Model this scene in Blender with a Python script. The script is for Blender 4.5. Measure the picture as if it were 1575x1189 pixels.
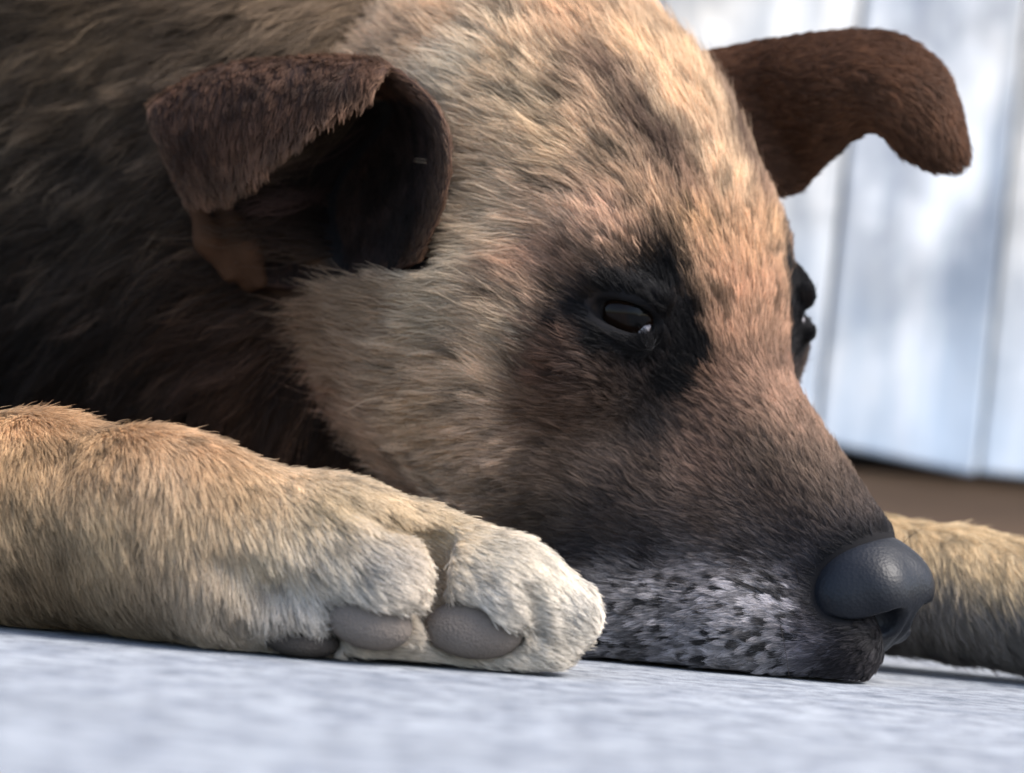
import bpy, bmesh, math, random
import numpy as np
from mathutils import Vector, Matrix
from mathutils.bvhtree import BVHTree

rng = np.random.default_rng(7)
random.seed(7)
for o in list(bpy.data.objects):
    bpy.data.objects.remove(o)
S = bpy.context.scene
COL = S.collection

# ------------------------------------------------------------------ camera, sky, sun, exposure
CAM_H, LENS, ROLL, PITCH = 0.051, 85.0, math.radians(4.5), math.radians(2.53)
W0, H0 = 1575.0, 1189.0
FPX = W0 * LENS / 36.0
c_right0, c_up0 = np.array([1.0, 0, 0]), np.array([0, -math.sin(PITCH), math.cos(PITCH)])
c_fwd = np.array([0, math.cos(PITCH), math.sin(PITCH)])
c_right = math.cos(ROLL) * c_right0 + math.sin(ROLL) * c_up0
c_up = math.cos(ROLL) * c_up0 - math.sin(ROLL) * c_right0
c_pos = np.array([0, 0, CAM_H])
cam = bpy.data.cameras.new('camera')
cam.lens = LENS
cam.sensor_width = 36.0
cam.clip_start, cam.clip_end = 0.02, 500.0
cam.dof.use_dof = True
cam.dof.focus_distance = 0.735
cam.dof.aperture_fstop = 9.0
cam_o = bpy.data.objects.new('camera', cam)
COL.objects.link(cam_o)
cam_o.matrix_world = Matrix([[c_right[i], c_up[i], -c_fwd[i], c_pos[i]] for i in range(3)] + [[0, 0, 0, 1]])
S.camera = cam_o

SUN_EL, SUN_AZ = math.radians(52), math.radians(107)      # azimuth clockwise from +Y (behind the dog), towards +X
w = bpy.data.worlds.new('World')
S.world = w
w.use_nodes = True
nt = w.node_tree
sky = nt.nodes.new('ShaderNodeTexSky')
sky.sky_type = 'NISHITA'
sky.sun_disc = False
sky.sun_elevation = SUN_EL
sky.sun_rotation = SUN_AZ
sky.air_density = 1.0
sky.dust_density = 2.5
sky.ozone_density = 1.0
bg = nt.nodes['Background']
bg.inputs['Strength'].default_value = 0.125
nt.links.new(sky.outputs[0], bg.inputs['Color'])
sd = bpy.data.lights.new('sun', 'SUN')
sd.energy = 1.8
sd.angle = math.radians(28)
sd.color = (1.0, 0.965, 0.92)
sun = bpy.data.objects.new('sun', sd)
COL.objects.link(sun)
sdir = Vector((math.sin(SUN_AZ) * math.cos(SUN_EL), math.cos(SUN_AZ) * math.cos(SUN_EL), math.sin(SUN_EL)))
sun.rotation_euler = sdir.to_track_quat('Z', 'Y').to_euler()
vs = S.view_settings
S.display_settings.display_device = 'sRGB'
vs.view_transform = 'Standard'
vs.look = 'None'
vs.exposure = 2.0
vs.gamma = 1.0
vs.use_curve_mapping = False
S.render.engine = 'CYCLES'
S.cycles_curves.shape = 'RIBBONS'
S.cycles_curves.subdivisions = 2
S.cycles.max_bounces = 10

# ------------------------------------------------------------------ helpers
def ray(px, py):
    v = c_fwd + c_right * ((px - W0 / 2) / FPX) - c_up * ((py - H0 / 2) / FPX)
    return v
def P(px, py, d):
    """point seen at photo pixel (px, py), d metres along the view axis"""
    return c_pos + ray(px, py) * d
def project(p):
    q = np.asarray(p) - c_pos
    z = q @ c_fwd
    return np.stack([W0 / 2 + FPX * (q @ c_right) / z, H0 / 2 - FPX * (q @ c_up) / z, z], -1)
def nrm(v):
    v = np.asarray(v, float)
    return v / (np.linalg.norm(v, axis=-1, keepdims=True) + 1e-12)

def mesh_obj(name, verts, faces, mat=None, parent=None, smooth=True):
    me = bpy.data.meshes.new(name)
    verts = np.asarray(verts, np.float32)
    if isinstance(faces, np.ndarray) and faces.ndim == 2:
        n, k = faces.shape
        me.vertices.add(len(verts)); me.vertices.foreach_set('co', verts.ravel())
        me.loops.add(n * k); me.loops.foreach_set('vertex_index', faces.astype(np.int32).ravel())
        me.polygons.add(n)
        me.polygons.foreach_set('loop_start', np.arange(0, n * k, k, dtype=np.int32))
        me.update(calc_edges=True)
        me.validate()
    else:
        me.from_pydata([tuple(v) for v in verts], [], [tuple(f) for f in faces])
    me.polygons.foreach_set('use_smooth', np.full(len(me.polygons), smooth))
    me.update()
    ob = bpy.data.objects.new(name, me)
    COL.objects.link(ob)
    if mat: me.materials.append(mat)
    if parent is not None:
        ob.parent = parent
        ob.matrix_parent_inverse = parent.matrix_world.inverted()
    return ob

def empty(name, loc):
    o = bpy.data.objects.new(name, None)
    COL.objects.link(o)
    o.location = loc
    o.matrix_world = Matrix.Translation(loc)
    return o

class NT:
    """small node-tree writer"""
    def __init__(s, name):
        s.m = bpy.data.materials.new(name); s.m.use_nodes = True
        s.t = s.m.node_tree; s.b = s.t.nodes['Principled BSDF']
    def n(s, typ, **kw):
        nd = s.t.nodes.new(typ)
        for k, v in kw.items():
            if k.startswith('_'): setattr(nd, k[1:], v)
            else: nd.inputs[k.replace('__', ' ')].default_value = v
        return nd
    def l(s, a, b): s.t.links.new(a, b)
    def ramp(s, fac, stops):
        r = s.t.nodes.new('ShaderNodeValToRGB')
        e = r.color_ramp.elements
        while len(e) < len(stops): e.new(0.5)
        for i, (p, c) in enumerate(stops):
            e[i].position = p; e[i].color = (*c, 1) if len(c) == 3 else c
        s.l(fac, r.inputs[0]); return r.outputs[0]
    def mix(s, fac, a, b, mode='MIX'):
        m = s.t.nodes.new('ShaderNodeMix'); m.data_type = 'RGBA'; m.blend_type = mode
        for sock, v in ((m.inputs[0], fac), (m.inputs[6], a), (m.inputs[7], b)):
            if hasattr(v, 'links'): s.l(v, sock)
            else: sock.default_value = v if not isinstance(v, tuple) or len(v) == 4 else (*v, 1)
        return m.outputs[2]
    def noise(s, scale, detail=4, rough=.55, vec=None, stretch=None):
        tc = s.n('ShaderNodeTexCoord')
        src = tc.outputs['Object']
        if stretch:
            mp = s.n('ShaderNodeMapping'); mp.inputs['Scale'].default_value = stretch
            s.l(src, mp.inputs[0]); src = mp.outputs[0]
        nz = s.n('ShaderNodeTexNoise', Scale=scale, Detail=detail, Roughness=rough)
        s.l(src, nz.inputs['Vector']); return nz.outputs['Fac']
    def bump(s, h, strength, dist):
        b = s.n('ShaderNodeBump', Strength=strength, Distance=dist)
        s.l(h, b.inputs['Height']); s.l(b.outputs[0], s.b.inputs['Normal'])

# ------------------------------------------------------------------ signed-distance sculpting
class Sculpt:
    def __init__(s): s.prims, s.tags, s.tag = [], [], 'body'
    def cone(s, a, r1, b, r2, k=.012, sub=False):
        s.prims.append(('c', np.asarray(a, float), r1, np.asarray(b, float), r2, k, sub)); s.tags.append(s.tag); return s
    def ball(s, c, r, k=.012, sub=False): return s.cone(c, r, np.asarray(c) + 1e-5, r, k, sub)
    def ell(s, c, rad, ax, k=.012, sub=False):
        s.prims.append(('e', np.asarray(c, float), np.asarray(rad, float), np.asarray(ax, float), 0, k, sub)); s.tags.append(s.tag); return s
    def chain(s, pts, rs, k=.012, sub=False):
        for i in range(len(pts) - 1): s.cone(pts[i], rs[i], pts[i + 1], rs[i + 1], k, sub)
        return s
    @staticmethod
    def bbox(p):
        if p[0] == 'c':
            return np.minimum(p[1] - p[2], p[3] - p[4]), np.maximum(p[1] + p[2], p[3] + p[4])
        r = np.abs(p[3].T) @ p[2]
        return p[1] - r, p[1] + r
    @staticmethod
    def dist(p, q):
        if p[0] == 'c':
            a, r1, b, r2 = p[1:5]
            ba = b - a
            pa = q - a.astype(q.dtype)
            t = np.clip((pa @ ba.astype(q.dtype)) / max(ba @ ba, 1e-12), 0, 1)
            return np.sqrt(np.maximum(((pa - t[..., None] * ba.astype(q.dtype)) ** 2).sum(-1), 0)) - (r1 + (r2 - r1) * t)
        c, r, ax = p[1:4]
        u = (q - c.astype(q.dtype)) @ ax.T.astype(q.dtype)
        k0 = np.sqrt(((u / r) ** 2).sum(-1)); k1 = np.sqrt(((u / r ** 2) ** 2).sum(-1))
        return k0 * (k0 - 1) / (k1 + 1e-9)
    @staticmethod
    def comb(D, d, k, sub):
        if sub:
            d = -d
            h = np.clip(0.5 - 0.5 * (D - d) / k, 0, 1)
            return D + (d - D) * h + k * h * (1 - h)
        h = np.clip(0.5 + 0.5 * (D - d) / k, 0, 1)
        return D + (d - D) * h - k * h * (1 - h)
    def at(s, q, floor=None):
        D = np.full(q.shape[:-1], .05, q.dtype)
        for p in s.prims:
            lo, hi = s.bbox(p); m = p[5] + .012
            ok = ((q > lo - m) & (q < hi + m)).all(-1)
            if ok.any(): D[ok] = s.comb(D[ok], s.dist(p, q[ok]), p[5], p[6])
        if floor is not None: D = np.maximum(D, floor - q[..., 2])
        return D
    def mesh(s, vox, floor=None, refine=1):
        bb = [s.bbox(p) for p in s.prims if not p[6]]
        lo = np.min([b[0] for b in bb], 0) - 3 * vox - .004; hi = np.max([b[1] for b in bb], 0) + 3 * vox + .004
        if floor is not None: lo[2] = floor - 3 * vox
        n = np.ceil((hi - lo) / vox).astype(int) + 1
        D = np.full(n, .05, np.float32)
        ax = [(lo[i] + vox * np.arange(n[i])).astype(np.float32) for i in range(3)]
        for p in s.prims:
            a, b = s.bbox(p); m = p[5] + .012
            i0 = np.clip(np.floor((a - m - lo) / vox).astype(int), 0, n); i1 = np.clip(np.ceil((b + m - lo) / vox).astype(int) + 1, 0, n)
            if (i1 <= i0).any(): continue
            sl = tuple(slice(i0[i], i1[i]) for i in range(3))
            g = np.stack(np.meshgrid(*[ax[i][sl[i]] for i in range(3)], indexing='ij'), -1)
            D[sl] = s.comb(D[sl], s.dist(p, g), p[5], p[6])
        if floor is not None: D = np.maximum(D, (floor - ax[2])[None, None, :])
        V, F = surface_nets(D, lo, vox)
        for it in range(refine):
            u = project(V[F].mean(1)); m = (np.abs(u[:, 0] - W0 / 2) < W0 * .58) & (np.abs(u[:, 1] - H0 / 2) < H0 * .60) & (u[:, 2] < .97)
            keep = F[~m]
            V2, F2 = split_quads(V, F[m])
            V, F = V2, np.concatenate([keep, F2])
            for _ in range(2): V = s.snap(V, floor, vox)
        if not refine: V = s.snap(V, floor, vox)
        return V, F
    def grad(s, V, floor=None, e=4e-4):
        g = np.zeros_like(V)
        for i in range(3):
            d = np.zeros(3); d[i] = e
            g[:, i] = s.at(V + d, floor) - s.at(V - d, floor)
        return nrm(g)
    def snap(s, V, floor, vox):
        d = s.at(V, floor)
        return V - s.grad(V, floor) * np.clip(d, -vox, vox)[:, None] * .9

def surface_nets(D, lo, vox):
    n = D.shape
    ins = D < 0
    cs = [(i, j, k) for i in (0, 1) for j in (0, 1) for k in (0, 1)]
    sl = lambda c: tuple(slice(c[a], n[a] - 1 + c[a]) for a in range(3))
    cnt = sum(ins[sl(c)].astype(np.int8) for c in cs)
    cell = (cnt > 0) & (cnt < 8)
    idx = np.full(cell.shape, -1, np.int64)
    ijk = np.argwhere(cell)
    idx[cell] = np.arange(len(ijk))
    acc = np.zeros((len(ijk), 3)); num = np.zeros(len(ijk))
    for a in range(8):
        for b in range(a + 1, 8):
            ca, cb = cs[a], cs[b]
            if sum(abs(x - y) for x, y in zip(ca, cb)) != 1: continue
            da = D[tuple((ijk + ca).T)]; db = D[tuple((ijk + cb).T)]
            m = (da < 0) != (db < 0)
            t = np.where(m, da / (da - db + 1e-12), 0)
            pt = np.array(ca) + t[:, None] * (np.array(cb) - np.array(ca))
            acc += pt * m[:, None]; num += m
    V = lo + vox * (ijk + acc / num[:, None])
    F = []
    for a in range(3):
        b, c = (a + 1) % 3, (a + 2) % 3
        s0 = [slice(None)] * 3; s1 = [slice(None)] * 3
        s0[a] = slice(0, n[a] - 1); s1[a] = slice(1, n[a])
        A, B = ins[tuple(s0)], ins[tuple(s1)]
        e = np.argwhere(A != B)
        e = e[(e[:, b] > 0) & (e[:, c] > 0) & (e[:, b] < n[b] - 1) & (e[:, c] < n[c] - 1)]
        f = np.zeros((len(e), 4), np.int64)
        for q, (db, dc) in enumerate(((0, 0), (1, 0), (1, 1), (0, 1))):
            o = e.copy(); o[:, b] -= db; o[:, c] -= dc
            f[:, q] = idx[tuple(o.T)]
        flip = ~A[tuple(e.T)]
        f[flip] = f[flip][:, ::-1]
        F.append(f)
    return V, np.concatenate(F)

def split_quads(V, F):
    n = len(V)
    e = np.sort(np.stack([F, np.roll(F, -1, 1)], -1).reshape(-1, 2), 1)
    key = e[:, 0] * n + e[:, 1]
    u, inv = np.unique(key, return_inverse=True)
    mid = (V[u // n] + V[u % n]) / 2
    ctr = V[F].mean(1)
    ei = (n + inv).reshape(-1, 4); ci = n + len(u) + np.arange(len(F))
    nf = [np.stack([F[:, i], ei[:, i], ci, ei[:, i - 1]], 1) for i in range(4)]
    return np.concatenate([V, mid, ctr]), np.concatenate(nf)

# ------------------------------------------------------------------ the dog's pose: head mid-plane
YAW, HROLL, BPITCH = math.radians(48), math.radians(8), math.radians(42)
h_dir = np.array([math.sin(YAW), -math.cos(YAW), 0])          # the way the muzzle points on the ground plan
l_dir = np.array([-math.cos(YAW), -math.sin(YAW), 0])         # towards the dog's near (camera) side
l_dir = nrm(l_dir * math.cos(HROLL) - np.array([0, 0, 1]) * math.sin(HROLL))
z_dir = nrm(np.cross(l_dir, h_dir))
if z_dir[2] < 0: z_dir = -z_dir
a_dir = h_dir * math.cos(BPITCH) - z_dir * math.sin(BPITCH)   # down along the bridge of the nose
b_dir = h_dir * math.sin(BPITCH) + z_dir * math.cos(BPITCH)   # out of the bridge
HEAD_AX = np.stack([a_dir, l_dir, b_dir])
M0 = P(1150, 520, .80)
def mid(px, py, inset=0.0):
    v = ray(px, py)
    t = ((M0 - c_pos) @ l_dir) / (v @ l_dir)
    return c_pos + v * t - b_dir * inset
def mir(p): return np.asarray(p) - 2 * ((np.asarray(p) - M0) @ l_dir) * l_dir
def hd(a, l, b): return M0 + a * a_dir + l * l_dir + b * b_dir
def tohead(p): return (np.asarray(p) - M0) @ HEAD_AX.T

# ------------------------------------------------------------------ ground, paving, plank wall
def concrete(name, c1, c2):
    t = NT(name)
    n1 = t.noise(9, 6, .6); n2 = t.noise(120, 4, .6); n3 = t.noise(420, 3, .7)
    n4 = t.noise(55, 3, .6)
    base = t.mix(1.0, t.ramp(n1, [(.3, c1), (.7, c2)]), t.ramp(n4, [(.36, (.70, .72, .76)), (.52, (1, 1, 1)), (.66, (1.16, 1.16, 1.14))]), 'MULTIPLY')
    speck = t.ramp(n2, [(.34, (.60, .61, .64)), (.50, (1, 1, 1)), (.68, (1.18, 1.18, 1.17))])
    t.l(t.mix(1.0, base, speck, 'MULTIPLY'), t.b.inputs['Base Color'])
    t.b.inputs['Roughness'].default_value = .85
    ad = t.n('ShaderNodeMath', _operation='ADD'); t.l(n2, ad.inputs[0]); t.l(n3, ad.inputs[1])
    t.bump(ad.outputs[0], .5, .0012)
    return t.m
M_SLAB = concrete('grey_concrete', (.140, .151, .167), (.187, .200, .218))
t = NT('earth'); t.l(t.ramp(t.noise(3, 6), [(.3, (.10, .09, .08)), (.7, (.18, .16, .14))]), t.b.inputs['Base Color']); t.b.inputs['Roughness'].default_value = .95
M_EARTH = t.m
def box(name, lo, hi, mat, parent, bev=.004, jit=None):
    bm = bmesh.new()
    lo, hi = Vector(lo), Vector(hi)
    r = bmesh.ops.create_cube(bm, size=1)
    for v in bm.verts: v.co = Vector(((lo[i] + hi[i]) / 2 + v.co[i] * (hi[i] - lo[i])) for i in range(3))
    if bev: bmesh.ops.bevel(bm, geom=list(bm.edges), offset=bev, segments=2, affect='EDGES', profile=.5)
    if jit: jit(bm)
    me = bpy.data.meshes.new(name); bm.to_mesh(me); bm.free()
    me.materials.append(mat)
    o = bpy.data.objects.new(name, me); COL.objects.link(o)
    if parent is not None:
        o.parent = parent; o.matrix_parent_inverse = parent.matrix_world.inverted()
    return o
gnd = mesh_obj('ground', [(-150, -150, -.06), (150, -150, -.06), (150, 150, -.06), (-150, 150, -.06)], [(0, 1, 2, 3)], M_EARTH)
gnd['kind'] = 'structure'
pav = empty('pavement', (0, 0, -.05)); pav['kind'] = 'structure'
ys = [-1.0, -.10, .812, 1.72, 2.6]
for j in range(4):
    for i in range(7):
        x0 = -2.30 + i * .9 - (j % 2) * .9 + (.05 if j == 2 else 0)
        box('slab', (x0, ys[j], -.05 + .0), (x0 + .893, ys[j + 1] - .007, -.0005 * ((i * 7 + j * 3) % 3) if not (j in (1, 2)) else 0.0), M_SLAB, pav, .004)

def plank_mat(name, c0, c1):
    t = NT(name)
    oi = t.n('ShaderNodeObjectInfo')
    tc = t.n('ShaderNodeTexCoord')
    ad = t.n('ShaderNodeVectorMath', _operation='ADD'); cb = t.n('ShaderNodeCombineXYZ')
    mu = t.n('ShaderNodeMath', _operation='MULTIPLY'); mu.inputs[1].default_value = 37.0
    t.l(oi.outputs['Random'], mu.inputs[0]); t.l(mu.outputs[0], cb.inputs[1])
    t.l(tc.outputs['Object'], ad.inputs[0]); t.l(cb.outputs[0], ad.inputs[1])
    def nz(scale, st, detail=5):
        mp = t.n('ShaderNodeMapping'); mp.inputs['Scale'].default_value = st
        t.l(ad.outputs[0], mp.inputs[0])
        n = t.n('ShaderNodeTexNoise', Scale=scale, Detail=detail, Roughness=.6); t.l(mp.outputs[0], n.inputs['Vector'])
        return n.outputs['Fac']
    paint = t.ramp(nz(4, (1, 1, .5)), [(.35, (.62, .62, .61)), (.6, (.78, .76, .72))])
    wood = t.ramp(nz(30, (1, 1, .06)), [(.3, (.40, .34, .28)), (.7, (.60, .50, .40))])
    worn = t.ramp(nz(7, (1, 1, .22)), [(.55, (0, 0, 0)), (.68, (.9, .9, .9))])
    streak = t.ramp(nz(26, (1, 1, .10)), [(.48, (1, 1, 1)), (.66, (.44, .49, .56))])
    sp = t.n('ShaderNodeSeparateXYZ'); t.l(tc.outputs['Object'], sp.inputs[0])
    low = t.n('ShaderNodeMapRange'); t.l(sp.outputs['Z'], low.inputs[0]); low.inputs[1].default_value = .30; low.inputs[2].default_value = .14
    cream = t.ramp(nz(2.6, (1, 1, .8)), [(c0, (0, 0, 0)), (c1, (.85, .85, .85))])
    c = t.mix(cream, paint, (.72, .64, .53))
    c = t.mix(worn, c, wood)
    c = t.mix(1.0, c, streak, 'MULTIPLY')
    blot = t.ramp(nz(11, (1, 1, .7), 6), [(.38, (1, 1, 1)), (.58, (.46, .48, .52))])
    c = t.mix(1.0, c, blot, 'MULTIPLY')
    lf = t.n('ShaderNodeMath', _operation='MULTIPLY'); lf.inputs[1].default_value = 1.0
    t.l(low.outputs[0], lf.inputs[0])
    ls = t.n('ShaderNodeMath', _operation='MULTIPLY'); t.l(lf.outputs[0], ls.inputs[0]); t.l(nz(18, (1, 1, .3)), ls.inputs[1])
    c = t.mix(ls.outputs[0], c, (.42, .50, .58))
    t.l(c, t.b.inputs['Base Color'])
    t.b.inputs['Roughness'].default_value = .8
    t.bump(nz(40, (1, 1, .05)), .5, .002)
    return t.m
M_PLANK = plank_mat('weathered_whitewash', .50, .66)
M_PLANK_TAN = plank_mat('yellowed_whitewash', .32, .50)
def wood_mat(name, c1, c2):
    t = NT(name)
    t.l(t.ramp(t.noise(14, 6, .6, stretch=(.12, 1, 1)), [(.3, c1), (.7, c2)]), t.b.inputs['Base Color'])
    t.b.inputs['Roughness'].default_value = .75
    t.bump(t.noise(60, 4, stretch=(.06, 1, 1)), .5, .002)
    return t.m
M_SILL = wood_mat('brown_timber', (.10, .055, .03), (.26, .15, .08))
M_BACK = wood_mat('dark_timber', (.02, .016, .013), (.045, .035, .028))
WY = 1.90
wall = empty('plank_wall', (0.2, WY, 0))
wall['label'] = 'whitewashed plank wall above a brown timber sill behind the dog'
wall['category'] = 'plank wall'
edges = [-1.95, -1.78, -1.64, -1.46, -1.30, -1.14, -.99, -.83, -.68, -.52, -.37, -.22, -.07, .085, .248, .378, .545, .70, .86, 1.0, 1.16, 1.31, 1.47, 1.62, 1.79, 1.95]
r2 = random.Random(4)
for i in range(len(edges) - 1):
    x0, x1 = edges[i], edges[i + 1]
    g = .003 + .002 * r2.random()
    dy = r2.uniform(-.004, .004); zb = .105 - .055 * (x0 - .1) * .9 + r2.uniform(-.004, .004); zb = max(.086, min(.125, zb))
    sl = r2.uniform(-.006, .0)
    if .2 < x0 < .6: zb, sl = (.111, -.017) if x0 < .3 else (.097, -.006)
    def jit(bm, x0=x0, x1=x1, zb=zb, sl=sl):
        for v in bm.verts:
            if v.co.z < .5: v.co.z += sl * (v.co.x - x0) / (x1 - x0)
            v.co.x += (v.co.z - .3) * .035
    box('plank', (x0 + g / 2, WY + dy, zb), (x1 - g / 2, WY + .024 + dy, 2.1), M_PLANK_TAN if x0 in (.085, .378, -.37, .86) else M_PLANK, wall, .003, jit)
for z in (.32, 1.1, 1.85): box('rail', (-1.93, WY + .031, z), (1.97, WY + .075, z + .09), M_BACK, wall, .003)
box('gap_backing', (-1.96, WY + .080, .0), (2.0, WY + .11, 2.12), M_BACK, wall, .003)  # board added behind the planks so the gap below them stays dark
box('sill_beam', (-1.99, WY + .030, .001), (2.03, WY + .078, .092), M_SILL, wall, .006)
box('cap_board', (-1.97, WY - .02, 2.125), (2.05, WY + .14, 2.155), M_PLANK, wall, .004)

REFINE, DENS = 1, 1.0
# ------------------------------------------------------------------ the dog's body: one continuous surface
dog = empty('dog', (0.0, 0.85, 0.0))
SK = Sculpt()
AX_M = lambda ax: ax - 2 * (ax @ l_dir)[:, None] * l_dir[None, :]
# torso, haunches and neck (mostly outside the frame)
SK.cone((-.30, 1.08, .19), .135, (-.78, 1.26, .17), .150, .05)
SK.cone((-.78, 1.26, .17), .150, (-.98, 1.33, .15), .120, .05)
SK.cone((-.20, 1.03, .17), .120, (-.36, 1.06, .16), .135, .05)
SK.cone((-.84, 1.17, .12), .090, (-.66, 1.10, .055), .050, .03)      # thighs
SK.cone((-.98, 1.46, .12), .090, (-.72, 1.55, .055), .050, .03)
SK.cone((-.66, 1.09, .035), .032, (-.86, 1.04, .03), .026, .02)      # hind feet
SK.cone((-.86, 1.04, .03), .026, (-.70, 1.00, .022), .022, .02)
SK.chain([(-1.05, 1.36, .13), (-1.2, 1.34, .04), (-1.32, 1.2, .03), (-1.34, 1.02, .03)], [.045, .036, .032, .018], .03)  # tail
SK.cone(hd(-.105, 0, -.045), .066, (-.10, .99, .175), .100, .04)     # neck
SK.cone((-.10, .99, .175), .100, (-.26, 1.06, .17), .125, .05)
SK.cone((-.06, .93, .10), .075, (-.24, 1.02, .11), .10, .04)         # chest and throat
SK.cone(hd(-.02, 0, -.088), .035, (-.05, .92, .07), .065, .03)
# shoulder, near foreleg
SK.tag = 'leg'
SK.cone((-.30, .97, .14), .085, (-.36, .86, .06), .050, .03)
LEG = [(-.36, .83, .046), P(-120, 800, .745), P(60, 795, .722), P(250, 825, .708), P(400, 862, .702), P(520, 875, .700)]
LEGR = [.040, .0325, .0298, .0275, .0255, .0235]
SK.chain(LEG, LEGR, .006)
SK.cone(P(520, 872, .700), .0235, P(640, 880, .705), .0185, .012)
SK.tag = 'far'
# far foreleg: stretched along the ground behind the muzzle
SK.cone((-.10, 1.10, .10), .07, (.02, .93, .045), .035, .03)
FLEG = [(.02, .93, .045), P(1330, 895, .855), P(1480, 915, .842), P(1640, 945, .83)]
SK.chain(FLEG, [.033, .0235, .0225, .022], .003)
SK.cone(P(1640, 945, .83), .022, P(1790, 975, .822), .024, .004)
for dx, dd, r in ((0, -.012, .012), (14, .002, .0125), (4, .017, .0115)):
    SK.cone(P(1780 + dx, 965, .822 + dd), r, P(1870 + dx, 995, .818 + dd), r * .9, .005)
# head
SK.tag = 'head'
SK.ell(hd(-.098, 0, -.018), (.086, .061, .0665), HEAD_AX, .02)
SK.ell(hd(-.045, 0, -.022), (.058, .055, .046), HEAD_AX, .02)
def side(m):
    ax = HEAD_AX if m(l_dir)[0] == l_dir[0] else AX_M(HEAD_AX)
    SK.ell(m(hd(-.055, .040, -.062)), (.060, .034, .045), ax, .02)           # cheek muscle
    SK.cone(m(hd(-.022, .046, -.026)), .020, m(hd(-.085, .058, -.040)), .016, .015)   # zygomatic arch
    SK.cone(m(hd(-.042, .020, .008)), .016, m(hd(-.040, .041, .002)), .012, .012)     # brow
    SK.cone(m(hd(.022, .020, -.052)), .026, m(hd(.068, .012, -.047)), .018, .012)      # flews
    SK.cone(m(hd(-.010, .030, -.075)), .030, m(hd(.040, .022, -.078)), .022, .02)
side(lambda p: np.asarray(p)); side(mir)
SK.cone(hd(-.004, 0, -.032), .032, hd(.073, 0, -.0285), .0195, .012)          # muzzle
SK.cone(hd(.0, 0, -.060), .034, hd(.070, 0, -.054), .0155, .015)              # jaw
# eyes: a lid dome over each eyeball, opened by an almond-shaped cut
EYE_R = .0120
EYE_C = [P(962, 484, .7835)]; EYE_C.append(mir(EYE_C[0]))
EYE_OUT = nrm(h_dir * .62 + l_dir * .75 + b_dir * .12)
EYE_AX0 = nrm(P(1015, 512, .77) - P(905, 476, .772)); EYE_AX0 = nrm(EYE_AX0 - EYE_OUT * (EYE_AX0 @ EYE_OUT))
EYE_UP = np.cross(EYE_OUT, EYE_AX0); EYE_UP = EYE_UP if EYE_UP[2] > 0 else -EYE_UP
EAX = np.stack([EYE_AX0, EYE_UP, EYE_OUT])
EYE_CUT = EYE_C[0] + EYE_OUT * EYE_R - EYE_UP * .0014
for m in (lambda p: np.asarray(p), mir):
    ax = EAX if m(l_dir)[0] == l_dir[0] else AX_M(EAX)
    SK.ball(m(EYE_C[0]), EYE_R + .0024, .007)
    SK.cone(m(EYE_CUT - EYE_UP * .0072 - EYE_AX0 * .010), .0022, m(EYE_CUT - EYE_UP * .0068 + EYE_AX0 * .009), .0022, .003)
    SK.cone(m(EYE_CUT + EYE_UP * .0078 - EYE_AX0 * .011 - EYE_OUT * .001), .0034, m(EYE_CUT + EYE_UP * .0078 + EYE_AX0 * .009 - EYE_OUT * .001), .0034, .004)
    SK.ell(m(EYE_CUT), (.0120, .0047, .0060), ax, .0012, sub=True)
# toes of the near forepaw
SK.tag = 'leg'
SK.cone(P(225, 760, .700), .0150, P(300, 775, .697), .0150, .015)
SK.ball(P(330, 905, .690), .0120, .012)
SK.cone(P(520, 875, .694), .0190, P(592, 902, .687), .0160, .004)
SK.ball(P(712, 908, .6985), .0172, .004)
SK.cone(P(635, 868, .706), .0185, P(780, 920, .696), .0170, .003)
SK.cone(P(780, 920, .696), .0170, P(864, 945, .697), .0112, .006)
SK.cone(P(672, 838, .690), .0050, P(656, 935, .684), .0058, .004, sub=True)
SK.cone(P(690, 880, .724), .0165, P(840, 925, .722), .0115, .006)
SK.cone(P(560, 870, .735), .0165, P(740, 935, .738), .0120, .006)
SK.cone(P(470, 945, .694), .0130, P(600, 968, .696), .0115, .010)
SK.cone(P(650, 985, .694), .0085, P(840, 1000, .692), .0075, .006)
# creases between the toes and metacarpals of the near paw
def trace(px, py, d0=.60, d1=.95):
    t = d0
    for _ in range(200):
        d = float(SK.at(P(px, py, t)[None])[0])
        if d < 2e-4 or t > d1: break
        t += max(d * .7, 2e-4)
    return t
gr = [(540, 778), (600, 802), (648, 838), (664, 880), (652, 930)]
gp = [P(x, y, trace(x, y) - .0004) for x, y in gr]
SK.chain(gp, [.0010, .0017, .0027, .0034, .0034], .0045, sub=True)
gr = [(806, 900), (826, 935), (822, 975), (806, 1005)]
gp = [P(x, y, trace(x, y) - .0008) for x, y in gr]
SK.chain(gp, [.0010, .0022, .0026, .0020], .003, sub=True)
gr = [(330, 860), (420, 905), (500, 925)]
gp = [P(x, y, trace(x, y) - .0016) for x, y in gr]
SK.chain(gp, [.0018, .0026, .0018], .008, sub=True)
# beds of the pads
PADS = {}
for key, x, y, rx, ry, rd, dep in (('a', 727, 966, .0138, .0082, .0056, .0046), ('b', 568, 956, .0116, .0072, .0052, .0046), ('c', 462, 985, .0105, .0042, .0060, .0048)):
    PADS[key] = (x, y, trace(x, y - 4) + dep, rx, ry, rd)
for key in PADS:
    x, y, d, rx, ry, rd = PADS[key]
    SK.ell(P(x, y, d), (rx + .0014, ry + .0013, rd + .0002), np.stack([c_right, c_up, c_fwd]), .003, sub=True)
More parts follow.
